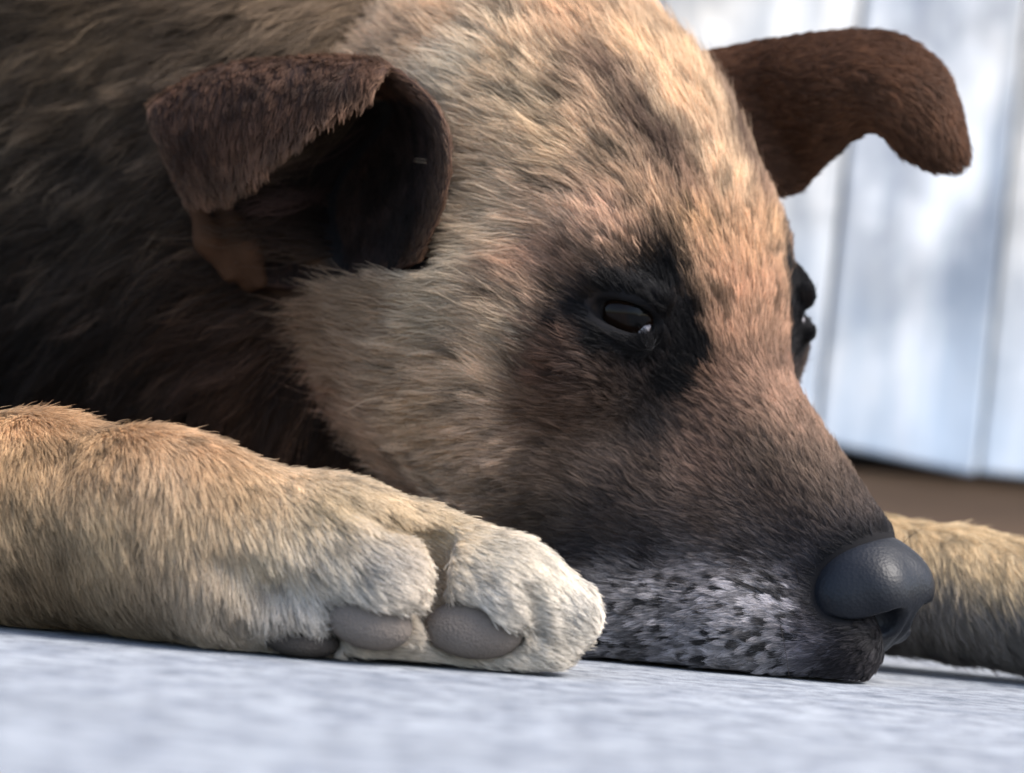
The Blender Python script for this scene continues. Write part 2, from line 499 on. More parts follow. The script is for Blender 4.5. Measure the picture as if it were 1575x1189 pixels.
# near lip resting on the ground, and the hollow in front of the near ear canal
SK.tag = 'head'
SK.cone(P(900, 955, .788), .0190, P(1120, 975, .775), .0175, .012)
SK.cone(P(1120, 975, .775), .0175, P(1290, 990, .766), .0140, .010)
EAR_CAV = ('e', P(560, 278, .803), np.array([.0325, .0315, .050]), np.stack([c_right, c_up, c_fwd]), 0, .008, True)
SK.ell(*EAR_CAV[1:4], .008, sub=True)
BODY_V, BODY_F = SK.mesh(.003, floor=.0012, refine=REFINE)

# nose leather
NS = Sculpt()
NR = math.radians(30)
N_A, N_B = a_dir * math.cos(NR) + b_dir * math.sin(NR), b_dir * math.cos(NR) - a_dir * math.sin(NR)
N_C = hd(.0875, .0, -.0272)
NSC = 1.09
nz_ = lambda x, l, y: N_C + (N_A * x + l_dir * l + N_B * y) * NSC
NS.ell(N_C, (.0172, .0214, .0172), np.stack([N_A, l_dir, N_B]), .004)
NS.cone(nz_(.006, 0, -.007), .0086, nz_(.001, 0, -.017), .0075, .006)
for m in (lambda p: np.asarray(p), mir):
    NS.ball(m(nz_(.0072, .0062, .0010)), .0106, .004)
    NS.ball(m(nz_(.0010, .0118, -.0040)), .0106, .004)
    NS.ball(m(nz_(.0045, .0090, -.0110)), .0070, .003)
for m in (lambda p: np.asarray(p), mir):
    NS.chain([m(nz_(.0180, .0068, -.0050)), m(nz_(.0120, .0088, -.0062)), m(nz_(.0085, .0150, -.0088)), m(nz_(.0010, .0225, -.0080))], [.0048, .0052, .0040, .0018], .0016, sub=True)
NS.cone(nz_(.0182, 0, -.001), .0009, nz_(.008, 0, -.024), .0013, .0016, sub=True)
NOSE_V, NOSE_F = NS.mesh(.0011, refine=0)
# ------------------------------------------------------------------ skins, leather, eyes
def skin_mat():
    t = NT('skin')
    at = t.n('ShaderNodeAttribute', _attribute_name='col', _attribute_type='GEOMETRY')
    t.l(at.outputs['Color'], t.b.inputs['Base Color'])
    t.b.inputs['Roughness'].default_value = .9
    t.b.inputs['Specular IOR Level'].default_value = .1
    return t.m
def leather_mat(name, c1, c2, rough, scale, bump, spec=.5):
    t = NT(name)
    vo = t.n('ShaderNodeTexVoronoi', Scale=scale)
    tc = t.n('ShaderNodeTexCoord'); t.l(tc.outputs['Object'], vo.inputs['Vector'])
    nz = t.noise(90, 5)
    t.l(t.mix(nz, c1, c2), t.b.inputs['Base Color'])
    t.b.inputs['Roughness'].default_value = rough
    t.b.inputs['Specular IOR Level'].default_value = spec
    t.bump(vo.outputs['Distance'], bump, .0006)
    return t.m
M_SKIN = skin_mat()
M_NOSE = leather_mat('nose_leather', (.0055, .0062, .0082), (.009, .010, .013), .43, 850, .16, .17)
M_PAD = leather_mat('pad_leather', (.085, .070, .059), (.150, .126, .108), .85, 1300, .5, .12)
M_PAD_SHADE = leather_mat('shaded_pad_leather', (.030, .025, .021), (.055, .046, .039), .85, 1300, .5, .10)  # pad leather darkened: the shade around it is put into its colour
M_RIDGE = leather_mat('ear_skin', (.034, .017, .010), (.062, .031, .017), .95, 500, .3, .05)
def claw_mat():
    t = NT('claw_horn')
    t.l(t.mix(t.noise(300, 3), (.26, .20, .17), (.38, .31, .27)), t.b.inputs['Base Color'])
    t.b.inputs['Roughness'].default_value = .4
    return t.m
M_CLAW = claw_mat()
def eye_mat():
    t = NT('eyeball')
    at = t.n('ShaderNodeAttribute', _attribute_name='col', _attribute_type='GEOMETRY')
    t.l(at.outputs['Color'], t.b.inputs['Base Color'])
    t.b.inputs['Roughness'].default_value = .06
    t.b.inputs['Specular IOR Level'].default_value = .10
    return t.m
M_EYE = eye_mat()
M_GLINT = NT('pale_glint')  # pale gloss for the eye's catchlight
M_GLINT.b.inputs['Base Color'].default_value = (.20, .18, .185, 1)
M_GLINT.b.inputs['Roughness'].default_value = .15
M_GLINT = M_GLINT.m
def set_col(ob, cols):
    a = ob.data.color_attributes.new('col', 'FLOAT_COLOR', 'POINT')
    a.data.foreach_set('color', np.concatenate([cols, np.ones((len(cols), 1))], 1).astype(np.float32).ravel())

body = mesh_obj('body', BODY_V, BODY_F, M_SKIN, dog)
nose = mesh_obj('nose', NOSE_V, NOSE_F, M_NOSE, dog)
BV = BVHTree.FromPolygons(BODY_V.tolist(), BODY_F.tolist())
for i, c in enumerate(EYE_C):
    U, Vv = np.meshgrid(np.linspace(0, 2 * math.pi, 41)[:-1], np.linspace(0, math.pi, 27), indexing='ij')
    ax = EAX if i == 0 else AX_M(EAX)
    gaze = nrm(ax[2] * 1.0 + ax[0] * (.30))
    e0 = nrm(np.cross(gaze, [0, 0, 1])); e1 = np.cross(e0, gaze)
    loc = np.stack([np.sin(Vv) * np.cos(U), np.sin(Vv) * np.sin(U), np.cos(Vv)], -1).reshape(-1, 3)
    bulge = 1 + .07 * np.clip((loc[:, 2] - .78) / .22, 0, 1)
    ang = np.degrees(np.arccos(np.clip(loc[:, 2], -1, 1)))
    v = c + EYE_R * bulge[:, None] * (loc[:, :1] * e0 + loc[:, 1:2] * e1 + loc[:, 2:] * gaze)
    n_, m_ = U.shape
    f = np.array([[a * m_ + b, a * m_ + b + 1, ((a + 1) % n_) * m_ + b + 1, ((a + 1) % n_) * m_ + b] for a in range(n_) for b in range(m_ - 1)])
    eo = mesh_obj('eye', v, f, M_EYE, dog)
    iris = np.array([.0065, .0035, .0022]); pup = np.array([.003, .003, .003]); scl = np.array([.045, .038, .035])
    cc = np.where((ang < 16)[:, None], pup, np.where((ang < 58)[:, None], iris * (1 - .5 * (ang > 50))[:, None], scl * (.35 + .65 * np.clip((ang - 60) / 15, 0, 1))[:, None]))
    set_col(eo, cc)
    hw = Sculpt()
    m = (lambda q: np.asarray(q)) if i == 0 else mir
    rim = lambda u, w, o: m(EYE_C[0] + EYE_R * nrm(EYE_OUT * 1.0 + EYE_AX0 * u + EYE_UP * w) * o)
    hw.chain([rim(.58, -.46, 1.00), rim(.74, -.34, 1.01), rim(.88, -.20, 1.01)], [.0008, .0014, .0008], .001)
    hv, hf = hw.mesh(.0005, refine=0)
    ho = mesh_obj('eye_glint', hv, hf, M_GLINT, eo)  # added bead standing in for the catchlight at the lid corner
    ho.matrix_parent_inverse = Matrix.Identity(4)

# paw pads and the pale claw
def pad(name, px, py, d, rx, ry, rd, tilt=0., mat=M_PAD):
    q = Sculpt()
    r, u = c_right * math.cos(tilt) + c_up * math.sin(tilt), c_up * math.cos(tilt) - c_right * math.sin(tilt)
    c = P(px, py, d)
    ax = np.stack([r, u, c_fwd])
    q.ell(c, (rx, ry, rd), ax, .002)
    q.ell(c - u * ry * .25 + r * rx * .22, (rx * .78, ry * .74, rd * 1.05), ax, .003)
    v, f = q.mesh(.0011, floor=.0005, refine=0)
    return mesh_obj(name, v, f, mat, dog)
def surf(px, py):
    hit = BV.ray_cast(Vector(c_pos), Vector(ray(px, py)))[0]
    return float(project(np.array(hit))[2])
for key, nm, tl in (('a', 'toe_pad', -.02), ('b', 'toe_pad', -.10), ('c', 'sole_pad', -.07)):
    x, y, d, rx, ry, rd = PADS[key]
    pad(nm, x, y, d, rx, ry, rd, tl, M_PAD_SHADE if key == 'c' else M_PAD)
def claw(a, b, c, r0):
    q = Sculpt(); q.chain([a, b, c], [r0, r0 * .8, r0 * .25], .001)
    v, f = q.mesh(.0008, floor=.0004, refine=0)
    return mesh_obj('claw', v, f, M_CLAW, dog)
claw(P(842, 935, .716), P(880, 950, .713), P(900, 985, .712), .0036)
for dx, dd in ((0, -.012), (14, .002), (4, .017)):
    claw(P(1862 + dx, 985, .818 + dd), P(1884 + dx, 1000, .816 + dd), P(1892 + dx, 1020, .815 + dd), .0036)

# ears: folded sheets with thickness
def catmull(c, n):
    c = np.asarray(c, float); k = len(c)
    c = np.concatenate([2 * c[:1] - c[1:2], c, 2 * c[-1:] - c[-2:-1]])
    t = np.linspace(0, k - 1 - 1e-6, n); i = t.astype(int); f = (t - i)[(...,) + (None,) * (c.ndim - 1)]
    p0, p1, p2, p3 = c[i], c[i + 1], c[i + 2], c[i + 3]
    return .5 * (2 * p1 + (p2 - p0) * f + (2 * p0 - 5 * p1 + 4 * p2 - p3) * f ** 2 + (3 * p1 - p0 - 3 * p2 + p3) * f ** 3)
def sheet(rows, nu, nv, th):
    g = catmull(np.array([[P(*q) for q in r] for r in rows]), nv)
    g = catmull(g.transpose(1, 0, 2), nu).transpose(1, 0, 2)          # [v, u, xyz]
    for _ in range(2):
        g[1:-1, 1:-1] = .5 * g[1:-1, 1:-1] + .125 * (g[:-2, 1:-1] + g[2:, 1:-1] + g[1:-1, :-2] + g[1:-1, 2:])
    n = nrm(np.cross(np.gradient(g, axis=1), np.gradient(g, axis=0)))
    u = np.linspace(0, 1, nu)[None, :]; vv = np.linspace(0, 1, nv)[:, None]
    e = np.clip(np.minimum(np.minimum(u, 1 - u) * 9, (1 - vv) * 11), 0, 1) ** .5 * .85 + .15
    A = g + n * (th / 2 * e)[..., None]; B = g - n * (th / 2 * e)[..., None]
    V = np.concatenate([A.reshape(-1, 3), B.reshape(-1, 3)])
    N = nu * nv
    F = []
    for v in range(nv - 1):
        for k in range(nu - 1):
            a = v * nu + k
            F.append((a, a + 1, a + nu + 1, a + nu)); F.append((N + a, N + a + nu, N + a + nu + 1, N + a + 1))
    ring = [k for k in range(nu)] + [v * nu + nu - 1 for v in range(1, nv)] + [(nv - 1) * nu + k for k in range(nu - 2, -1, -1)] + [v * nu for v in range(nv - 2, 0, -1)]
    for a, b in zip(ring, ring[1:] + ring[:1]): F.append((a, N + a, N + b, b))
    UV = np.stack(np.broadcast_arrays(u, vv), -1).reshape(-1, 2)
    return V, np.array(F), np.concatenate([UV, UV]), np.concatenate([n.reshape(-1, 3), -n.reshape(-1, 3)])
NEAR_EAR = [
 [(640, 405, .790), (560, 435, .822), (470, 445, .842), (400, 440, .848), (345, 430, .850)],
 [(674, 330, .780), (590, 350, .832), (490, 355, .850), (380, 360, .852), (303, 345, .842)],
 [(692, 245, .777), (610, 240, .838), (500, 240, .856), (380, 240, .860), (262, 270, .845)],
 [(672, 168, .783), (600, 155, .832), (500, 150, .846), (370, 155, .852), (238, 210, .842)],
 [(610, 106, .800), (545, 96, .804), (450, 98, .812), (340, 110, .824), (228, 165, .834)],
 [(588, 122, .789), (520, 130, .786), (430, 150, .793), (330, 170, .806), (234, 200, .824)],
 [(572, 150, .784), (505, 185, .781), (430, 240, .790), (360, 298, .806), (285, 312, .824)]]
FAR_EAR = [
 [(1000, 100, .868), (1050, 160, .858), (1100, 230, .850), (1130, 300, .848)],
 [(1110, 75, .872), (1150, 130, .858), (1190, 210, .854), (1222, 297, .858)],
 [(1200, 60, .866), (1225, 120, .846), (1250, 190, .844), (1275, 246, .852)],
 [(1295, 49, .860), (1305, 105, .838), (1315, 165, .836), (1330, 203, .846)],
 [(1380, 56, .856), (1378, 115, .834), (1370, 175, .832), (1360, 209, .842)],
 [(1445, 100, .852), (1432, 150, .834), (1412, 200, .832), (1390, 240, .840)],
 [(1472, 165, .849), (1452, 200, .836), (1437, 235, .835), (1422, 254, .839)],
 [(1486, 238, .846), (1478, 250, .841), (1470, 257, .840), (1462, 261, .840)]]
EARS = []
for rows, th in ((NEAR_EAR, .0034), (FAR_EAR, .0050)):
    V, F, UV, N = sheet(rows, 44, 60, th)
    ear = mesh_obj('ear', V, F, M_SKIN, dog)
    EARS.append((ear, V, F, UV, N))
q = Sculpt()
q.chain([P(302, 318, .843), P(322, 370, .842), P(352, 422, .845)], [.0026, .0042, .0026], .006)
q.chain([P(362, 335, .846), P(382, 388, .843), P(400, 432, .845)], [.0024, .0042, .0026], .006)
q.chain([P(340, 330, .851), P(362, 380, .850), P(385, 432, .851)], [.0040, .0060, .0040], .006)
FOLD_V, FOLD_F = v, f = q.mesh(.0011, refine=0)
fold = mesh_obj('ear_fold', v, f, M_RIDGE, EARS[0][0])
fold.matrix_parent_inverse = Matrix.Identity(4)
# ------------------------------------------------------------------ coat colours, some shade painted in, keyed to places on the dog and mirrored on the head
def lin(c): 
    c = np.asarray(c, float) / 255
    return np.where(c < .04045, c / 12.92, ((c + .055) / 1.055) ** 2.4)
def hitp(px, py):
    h = BV.ray_cast(Vector(c_pos), Vector(ray(px, py)))[0]
    return np.array(h) if h is not None else None
HEAD_COL = [
 (800, 120, 196, 166, 128), (900, 60, 186, 150, 112), (750, 115, 200, 182, 154), (700, 70, 186, 152, 115), (1000, 120, 200, 168, 128),
 (965, 140, 116, 88, 70), (1000, 200, 96, 72, 58), (1020, 230, 92, 68, 55), (1045, 265, 94, 70, 56), (1070, 320, 140, 108, 84), (930, 190, 186, 154, 120), (960, 260, 184, 152, 118), (1000, 330, 184, 148, 112), (1110, 290, 204, 172, 134), (1060, 180, 200, 168, 130), (1120, 200, 205, 175, 138), (1170, 260, 208, 182, 145), (1080, 370, 198, 158, 112),  # dark points paint the shade of the forehead furrow
 (1160, 400, 188, 148, 108), (1130, 470, 186, 142, 108), (1190, 470, 182, 140, 106), (880, 240, 196, 168, 130), (780, 330, 192, 170, 140), (850, 180, 196, 170, 134),
 (880, 330, 200, 166, 132), (950, 365, 196, 156, 124), (840, 420, 184, 142, 110), (800, 500, 196, 170, 136),
 (720, 400, 172, 154, 128), (700, 480, 170, 150, 122), (620, 480, 152, 124, 94), (560, 520, 160, 124, 90), (520, 620, 166, 120, 88), (450, 600, 150, 102, 74), (430, 690, 160, 106, 78),
 (680, 640, 190, 156, 118), (600, 680, 174, 134, 98), (760, 580, 204, 172, 136), (780, 680, 188, 156, 124), (560, 730, 186, 148, 114), (700, 730, 182, 152, 120),
 (400, 500, 92, 68, 52), (388, 560, 88, 60, 44), (392, 640, 92, 60, 44), (408, 700, 112, 72, 52), (425, 560, 134, 92, 66), (420, 620, 136, 90, 64), (460, 520, 150, 112, 82), (440, 470, 120, 92, 72), (880, 415, 130, 98, 76), (1050, 418, 18, 15, 16), (1062, 470, 16, 14, 15), (1078, 540, 18, 16, 17), (1000, 402, 22, 18, 18), (1030, 395, 30, 24, 22), (1030, 500, 14, 13, 14), (1000, 450, 15, 13, 14), (1020, 470, 14, 13, 14), (1060, 520, 15, 14, 15), (1050, 545, 18, 16, 18), (985, 430, 18, 15, 16), (1040, 580, 28, 25, 27), (1092, 450, 186, 146, 110), (1108, 520, 176, 134, 102), (1112, 580, 140, 104, 80), (975, 380, 188, 148, 116), (1078, 395, 190, 150, 112), (835, 498, 60, 46, 40), (830, 470, 186, 150, 116), (890, 455, 26, 22, 22), (920, 430, 32, 26, 25), (960, 430, 26, 22, 22), (1010, 420, 28, 22, 22), (1035, 440, 26, 22, 22), (1050, 500, 28, 24, 24), (1060, 560, 30, 26, 26), (1020, 540, 30, 28, 30),
 (905, 480, 28, 24, 26), (940, 530, 32, 30, 32), (990, 560, 34, 30, 32), (860, 470, 70, 54, 44), (870, 520, 94, 66, 50), (850, 575, 100, 68, 50), (900, 570, 74, 56, 46), (880, 640, 96, 72, 56), (1000, 610, 52, 45, 43), (1010, 660, 62, 54, 50),
 (830, 640, 126, 96, 74), (840, 720, 106, 86, 70), (1000, 740, 92, 74, 62), (930, 700, 102, 84, 72), (1100, 640, 108, 82, 66), (1090, 720, 102, 78, 64), (1130, 590, 132, 100, 80), (1180, 600, 156, 120, 94),
 (1210, 660, 144, 112, 88), (1180, 700, 92, 74, 60), (1245, 720, 112, 90, 72), (1200, 770, 76, 60, 50), (1280, 770, 84, 68, 56), (1300, 810, 58, 50, 48), (1230, 830, 50, 43, 42), (1100, 800, 76, 62, 54), (950, 800, 74, 62, 55), (850, 800, 74, 62, 52),
 (1000, 850, 52, 46, 45), (1150, 855, 58, 50, 48), (900, 860, 60, 54, 52), (940, 900, 108, 105, 106), (1000, 920, 126, 122, 123), (1080, 900, 118, 113, 114), (1150, 910, 142, 137, 138), (1200, 930, 136, 131, 132), (1230, 890, 74, 68, 70),
 (940, 970, 122, 119, 120), (1020, 980, 126, 122, 123), (1100, 990, 128, 124, 125), (1180, 1000, 120, 116, 117), (1240, 1000, 86, 82, 88), (1290, 1010, 42, 38, 40), (1320, 1000, 30, 27, 29), (1250, 940, 50, 46, 50), (1235, 960, 90, 85, 92)]
pts, cols = [], []
for x, y, r, g, b in HEAD_COL:
    h = hitp(x, y)
    if h is None: continue
    q = tohead(h); q[1] = abs(q[1])
    pts.append(q); cols.append(lin((r, g, b)))
HP, HC = np.array(pts), np.array(cols)
BODY_COL = [(60, 80, 44, 38, 32), (60, 200, 50, 45, 38), (150, 120, 72, 60, 47), (300, 50, 108, 90, 70), (450, 30, 120, 100, 78), (410, 85, 62, 53, 47), (480, 78, 74, 64, 57), (345, 95, 70, 58, 48), (540, 70, 120, 102, 82), (600, 40, 160, 132, 102), (200, 40, 84, 70, 54),
 (180, 250, 74, 65, 55), (150, 350, 46, 39, 33), (60, 330, 32, 28, 24), (100, 450, 26, 22, 19), (200, 450, 32, 26, 22), (150, 560, 40, 31, 25), (60, 590, 32, 25, 21), (250, 560, 30, 24, 20), (320, 560, 30, 25, 22), (300, 640, 34, 27, 22), (380, 560, 92, 62, 44), (350, 640, 72, 50, 36), (370, 690, 80, 54, 38), (330, 500, 58, 42, 32), (280, 600, 58, 42, 30)]
def desat(c, k):
    return c + (c.mean(-1, keepdims=True) - c) * k
HC = desat(HC, .18)
HC = HC * (1 + .16 * np.clip((HC.mean(1, keepdims=True) - .12) / .15, 0, 1))
BP = np.array([hitp(x, y) for x, y, *_ in BODY_COL]); BC = np.array([lin(c[2:]) for c in BODY_COL]) * .78
for p, c in (((-.3, 1.0, .32), (120, 98, 74)), ((-.7, 1.1, .2), (70, 58, 46)), ((-.5, 1.2, .32), (52, 44, 36)), ((-.8, 1.3, .3), (60, 50, 40)), ((-.8, 1.1, .06), (150, 118, 84)), ((-.35, .9, .05), (165, 138, 104)),
             ((-.02, 1.02, .2), (150, 122, 92)), ((.0, 1.0, .1), (120, 96, 72)), ((-1.2, 1.2, .05), (60, 50, 40))):
    BP = np.concatenate([BP, [p]]); BC = np.concatenate([BC, [lin(c)]])
LEG_COL = [(60, 652, 172, 132, 92), (200, 672, 170, 130, 90), (310, 690, 174, 136, 98), (250, 725, 208, 182, 150), (350, 730, 178, 146, 108), (80, 850, 130, 108, 80), (60, 920, 110, 92, 70), (200, 930, 128, 112, 92), (260, 880, 150, 130, 106), (40, 690, 192, 158, 116), (40, 780, 184, 158, 122), (30, 880, 132, 110, 84), (150, 690, 196, 160, 118), (150, 800, 188, 164, 128), (140, 920, 124, 108, 86), (260, 700, 204, 168, 128), (270, 800, 196, 172, 138), (300, 930, 180, 164, 144),  # underside points darker: shade under the leg painted into the coat
 (380, 760, 200, 170, 130), (400, 850, 200, 184, 156), (420, 930, 196, 188, 178), (500, 780, 206, 182, 142), (520, 860, 206, 196, 178), (480, 920, 200, 196, 190), (580, 870, 208, 202, 194), (620, 860, 214, 200, 182), (600, 790, 206, 180, 140), (680, 810, 208, 184, 146),
 (720, 860, 214, 200, 176), (790, 870, 222, 210, 190), (850, 890, 232, 222, 204), (740, 910, 212, 206, 198), (880, 930, 238, 230, 218), (830, 980, 226, 216, 200)]
LP = np.array([hitp(x, y) for x, y, *_ in LEG_COL]); LC = desat(np.array([lin(c[2:]) for c in LEG_COL]), .06)
LC = LC * np.interp(LC.mean(1, keepdims=True), [.35, .75], [.95, .64])
def shepard(q, Pn, Cn, soft=.004, power=4):
    out = np.zeros((len(q), 3))
    for s in range(0, len(q), 20000):
        d = np.sqrt(((q[s:s + 20000, None] - Pn[None]) ** 2).sum(-1)) + soft
        w = d ** -power
        out[s:s + 20000] = (w @ Cn) / w.sum(1, keepdims=True)
    return out
def vnoise(q, scale, seed):
    """cheap smooth value noise in -1..1"""
    r = np.random.default_rng(seed).random((32, 32, 32)) * 2 - 1
    u = q * scale; i = np.floor(u).astype(int); f = u - i; f = f * f * (3 - 2 * f)
    o = 0
    for a in (0, 1):
        for b in (0, 1):
            for c in (0, 1):
                wgt = (f[:, 0] if a else 1 - f[:, 0]) * (f[:, 1] if b else 1 - f[:, 1]) * (f[:, 2] if c else 1 - f[:, 2])
                o = o + wgt * r[(i[:, 0] + a) & 31, (i[:, 1] + b) & 31, (i[:, 2] + c) & 31]
    return o
GAIN = 1.0
def coat(q, reg):
    """coat colour at points q, some shade painted in; reg: 0 body, 1 head, 2 near foreleg, 3 far foreleg"""
    out = np.zeros((len(q), 3))
    for r in range(4):
        m = reg == r
        if not m.any(): continue
        p = q[m]
        if r == 1:
            p = tohead(p); p[:, 1] = np.abs(p[:, 1])
            c = shepard(p, HP, HC, .003)
        elif r == 0: c = shepard(p, BP, BC, .01, 3)
        elif r == 2: c = shepard(p, LP, LC, .006, 3)
        else:
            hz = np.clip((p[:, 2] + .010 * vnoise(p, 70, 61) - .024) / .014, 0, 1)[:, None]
            c = lin((198, 176, 142)) * hz + lin((118, 112, 106)) * (1 - hz)  # grey lower half: shade painted into the leg colour
        out[m] = c
    return out * GAIN
TAGS = ['body', 'head', 'leg', 'far']
def region(q):
    best = np.full(len(q), 9.); reg = np.zeros(len(q), int)
    for p, t in zip(SK.prims, SK.tags):
        if p[6]: continue
        d = SK.dist(p, q); m = d < best
        best[m] = d[m]; reg[m] = TAGS.index(t)
    return reg
vreg = region(BODY_V)
def eye_mask(q):
    hm = tohead(q); hm[:, 1] = np.abs(hm[:, 1])
    wob = (vnoise(q, 260, 50) + vnoise(q, 520, 51) * .6) * .0016
    mk = np.full(len(q), 9.)
    for x, y, r in ((956, 470, .0100), (1005, 450, .0082), (1028, 440, .0066), (1050, 500, .0080), (1066, 552, .0072), (1000, 525, .0115), (900, 484, .0050), (1042, 590, .0075), (945, 505, .0100), (862, 496, .0024), (1028, 414, .0030)):
        p0 = tohead(hitp(x, y)); p0[1] = abs(p0[1])
        mk = np.minimum(mk, np.linalg.norm(hm - p0, axis=1) - r)
    return np.clip(.5 - (mk + wob) / .003, 0, 1)
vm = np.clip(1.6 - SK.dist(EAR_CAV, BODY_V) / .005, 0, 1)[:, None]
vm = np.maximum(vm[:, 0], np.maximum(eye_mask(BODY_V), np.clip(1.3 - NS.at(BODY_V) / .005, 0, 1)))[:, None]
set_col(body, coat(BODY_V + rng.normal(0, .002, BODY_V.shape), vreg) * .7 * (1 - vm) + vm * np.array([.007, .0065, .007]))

# ------------------------------------------------------------------ growing hair
def hair_mat():
    t = NT('coat_hair')
    at = t.n('ShaderNodeAttribute', _attribute_name='col', _attribute_type='GEOMETRY')
    t.l(at.outputs['Color'], t.b.inputs['Base Color'])
    t.b.inputs['Roughness'].default_value = .55
    t.b.inputs['Specular IOR Level'].default_value = .15
    tr = t.n('ShaderNodeBsdfTranslucent'); t.l(at.outputs['Color'], tr.inputs['Color'])
    mx = t.n('ShaderNodeMixShader'); mx.inputs[0].default_value = .30
    out = t.t.nodes['Material Output']
    t.l(t.b.outputs[0], mx.inputs[1]); t.l(tr.outputs[0], mx.inputs[2]); t.l(mx.outputs[0], out.inputs['Surface'])
    return t.m
M_HAIR = hair_mat()
def hair_obj(name, pts, rad, col, parent):
    """pts [n, k, 3], rad [n, k], col [n, k, 3]"""
    n, k = pts.shape[:2]
    hc = bpy.data.hair_curves.new(name)
    hc.add_curves([k] * n)
    hc.attributes['position'].data.foreach_set('vector', pts.astype(np.float32).ravel())
    a = hc.attributes.get('radius') or hc.attributes.new('radius', 'FLOAT', 'POINT')
    a.data.foreach_set('value', rad.astype(np.float32).ravel())
    c = hc.attributes.new('col', 'FLOAT_COLOR', 'POINT')
    c.data.foreach_set('color', np.concatenate([col, np.ones((n, k, 1))], -1).astype(np.float32).ravel())
    hc.materials.append(M_HAIR)
    o = bpy.data.objects.new(name, hc); COL.objects.link(o)
    o.parent = parent; o.matrix_parent_inverse = dog.matrix_world.inverted()
    return o
def tri_sample(V, F, n, wfun):
    T = np.concatenate([F[:, [0, 1, 2]], F[:, [0, 2, 3]]]) if F.shape[1] == 4 else F
    a, b, c = V[T[:, 0]], V[T[:, 1]], V[T[:, 2]]
    cr = np.cross(b - a, c - a); ar = np.linalg.norm(cr, axis=1) / 2
    w = ar * wfun((a + b + c) / 3, nrm(cr), T)
    i = rng.choice(len(T), n, p=w / w.sum())
    r1, r2 = np.sqrt(rng.random(n)), rng.random(n)
    bc = np.stack([1 - r1, r1 * (1 - r2), r1 * r2], 1)
    return bc[:, :1] * a[i] + bc[:, 1:2] * b[i] + bc[:, 2:] * c[i], T[i], bc
def in_frame(q, m=60):
    u = project(q)
    return (u[:, 0] > -m) & (u[:, 0] < W0 + m) & (u[:, 1] > -m) & (u[:, 1] < H0 + m)
from mathutils.kdtree import KDTree
def clumps(root, spacing_n):
    c = rng.choice(len(root), spacing_n, replace=False)
    kd = KDTree(len(c))
    for j, i in enumerate(c): kd.insert(root[i], j)
    kd.balance()
    return c[np.fromiter((kd.find(p)[1] for p in root), int, len(root))]
def grow(root, nor, flow, L, lift, wave, nclump, cl, k=6):
    """curves from roots: lean along flow, rise by lift, gather into tufts"""
    n = len(root)
    t = np.linspace(0, 1, k)[None, :, None]
    fl = flow - nor * (flow * nor).sum(1, keepdims=True)
    fl = nrm(nrm(fl) + rng.normal(0, .13, (n, 3)))
    L = L[:, None, None]; lf = (lift * rng.uniform(.6, 1.4, n))[:, None, None]
    pts = root[:, None] + L * (t * fl[:, None] + (lf * (t - .45 * t * t) + .02) * nor[:, None])
    s = np.cross(fl, nor)
    ph = rng.uniform(0, 6.28, n)[:, None, None]; fr = rng.uniform(.5, 1.3, n)[:, None, None]
    pts = pts + (s[:, None] * np.sin(ph + t * 6.28 * fr) + nor[:, None] * np.cos(ph + t * 5 * fr) * .4) * wave * L * t
    ci = clumps(root, nclump)
    d = pts[ci] - pts
    pts = pts + d * (cl * (np.where(rng.random(n) < .08, .1, 1) * rng.uniform(.5, 1.1, n))[:, None, None] * t ** 1.3)
    return pts, ci
def shade(base, ci, k, dark, tipl, jit=.10):
    """coat colour along each hair: darker root, paler band, per-tuft and per-hair variation"""
    n = len(base)
    tuft = np.random.default_rng(3).normal(1, jit, int(ci.max()) + 1)[ci]
    hv = rng.normal(1, jit, n)
    t = np.linspace(0, 1, k)
    prof = dark + (tipl - dark) * np.clip(t * 1.5, 0, 1)
    c = base[:, None] * prof[None, :, None] * (np.clip(tuft * hv, .35, 1.9))[:, None, None]
    return c
def finish(name, pts, ci, base, parent, r0, dark=.65, tipl=1.12, jit=.12):
    n, k = pts.shape[:2]
    pts[..., 2] = np.maximum(pts[..., 2], .0007)
    t = np.linspace(0, 1, k)
    rad = r0[:, None] * (1 - .82 * t ** 1.6)[None]
    return hair_obj(name, pts, rad, shade(base, ci, k, dark, tipl, jit), parent)

smooth_n = SK.grad(BODY_V, None, 1.2e-3)
def roots(n, tag, extra=None):
    ri = TAGS.index(tag)
    def wf(c, nn, T):
        w = (vreg[T[:, 0]] == ri).astype(float)
        facing = ((c_pos - c) * nn).sum(1) > -.04
        vis = in_frame(c) & facing
        w *= np.where(vis, 1, .10 if tag == 'body' else .22)
        w *= (c[:, 2] > .002)
        if extra is not None: w *= extra(c)
        return w
    q, T, bc = tri_sample(BODY_V, BODY_F, n, wf)
    nn = nrm((smooth_n[T] * bc[..., None]).sum(1))
    vis = in_frame(q) & (((c_pos - q) * nn).sum(1) > -.04)
    return q, nn, vis

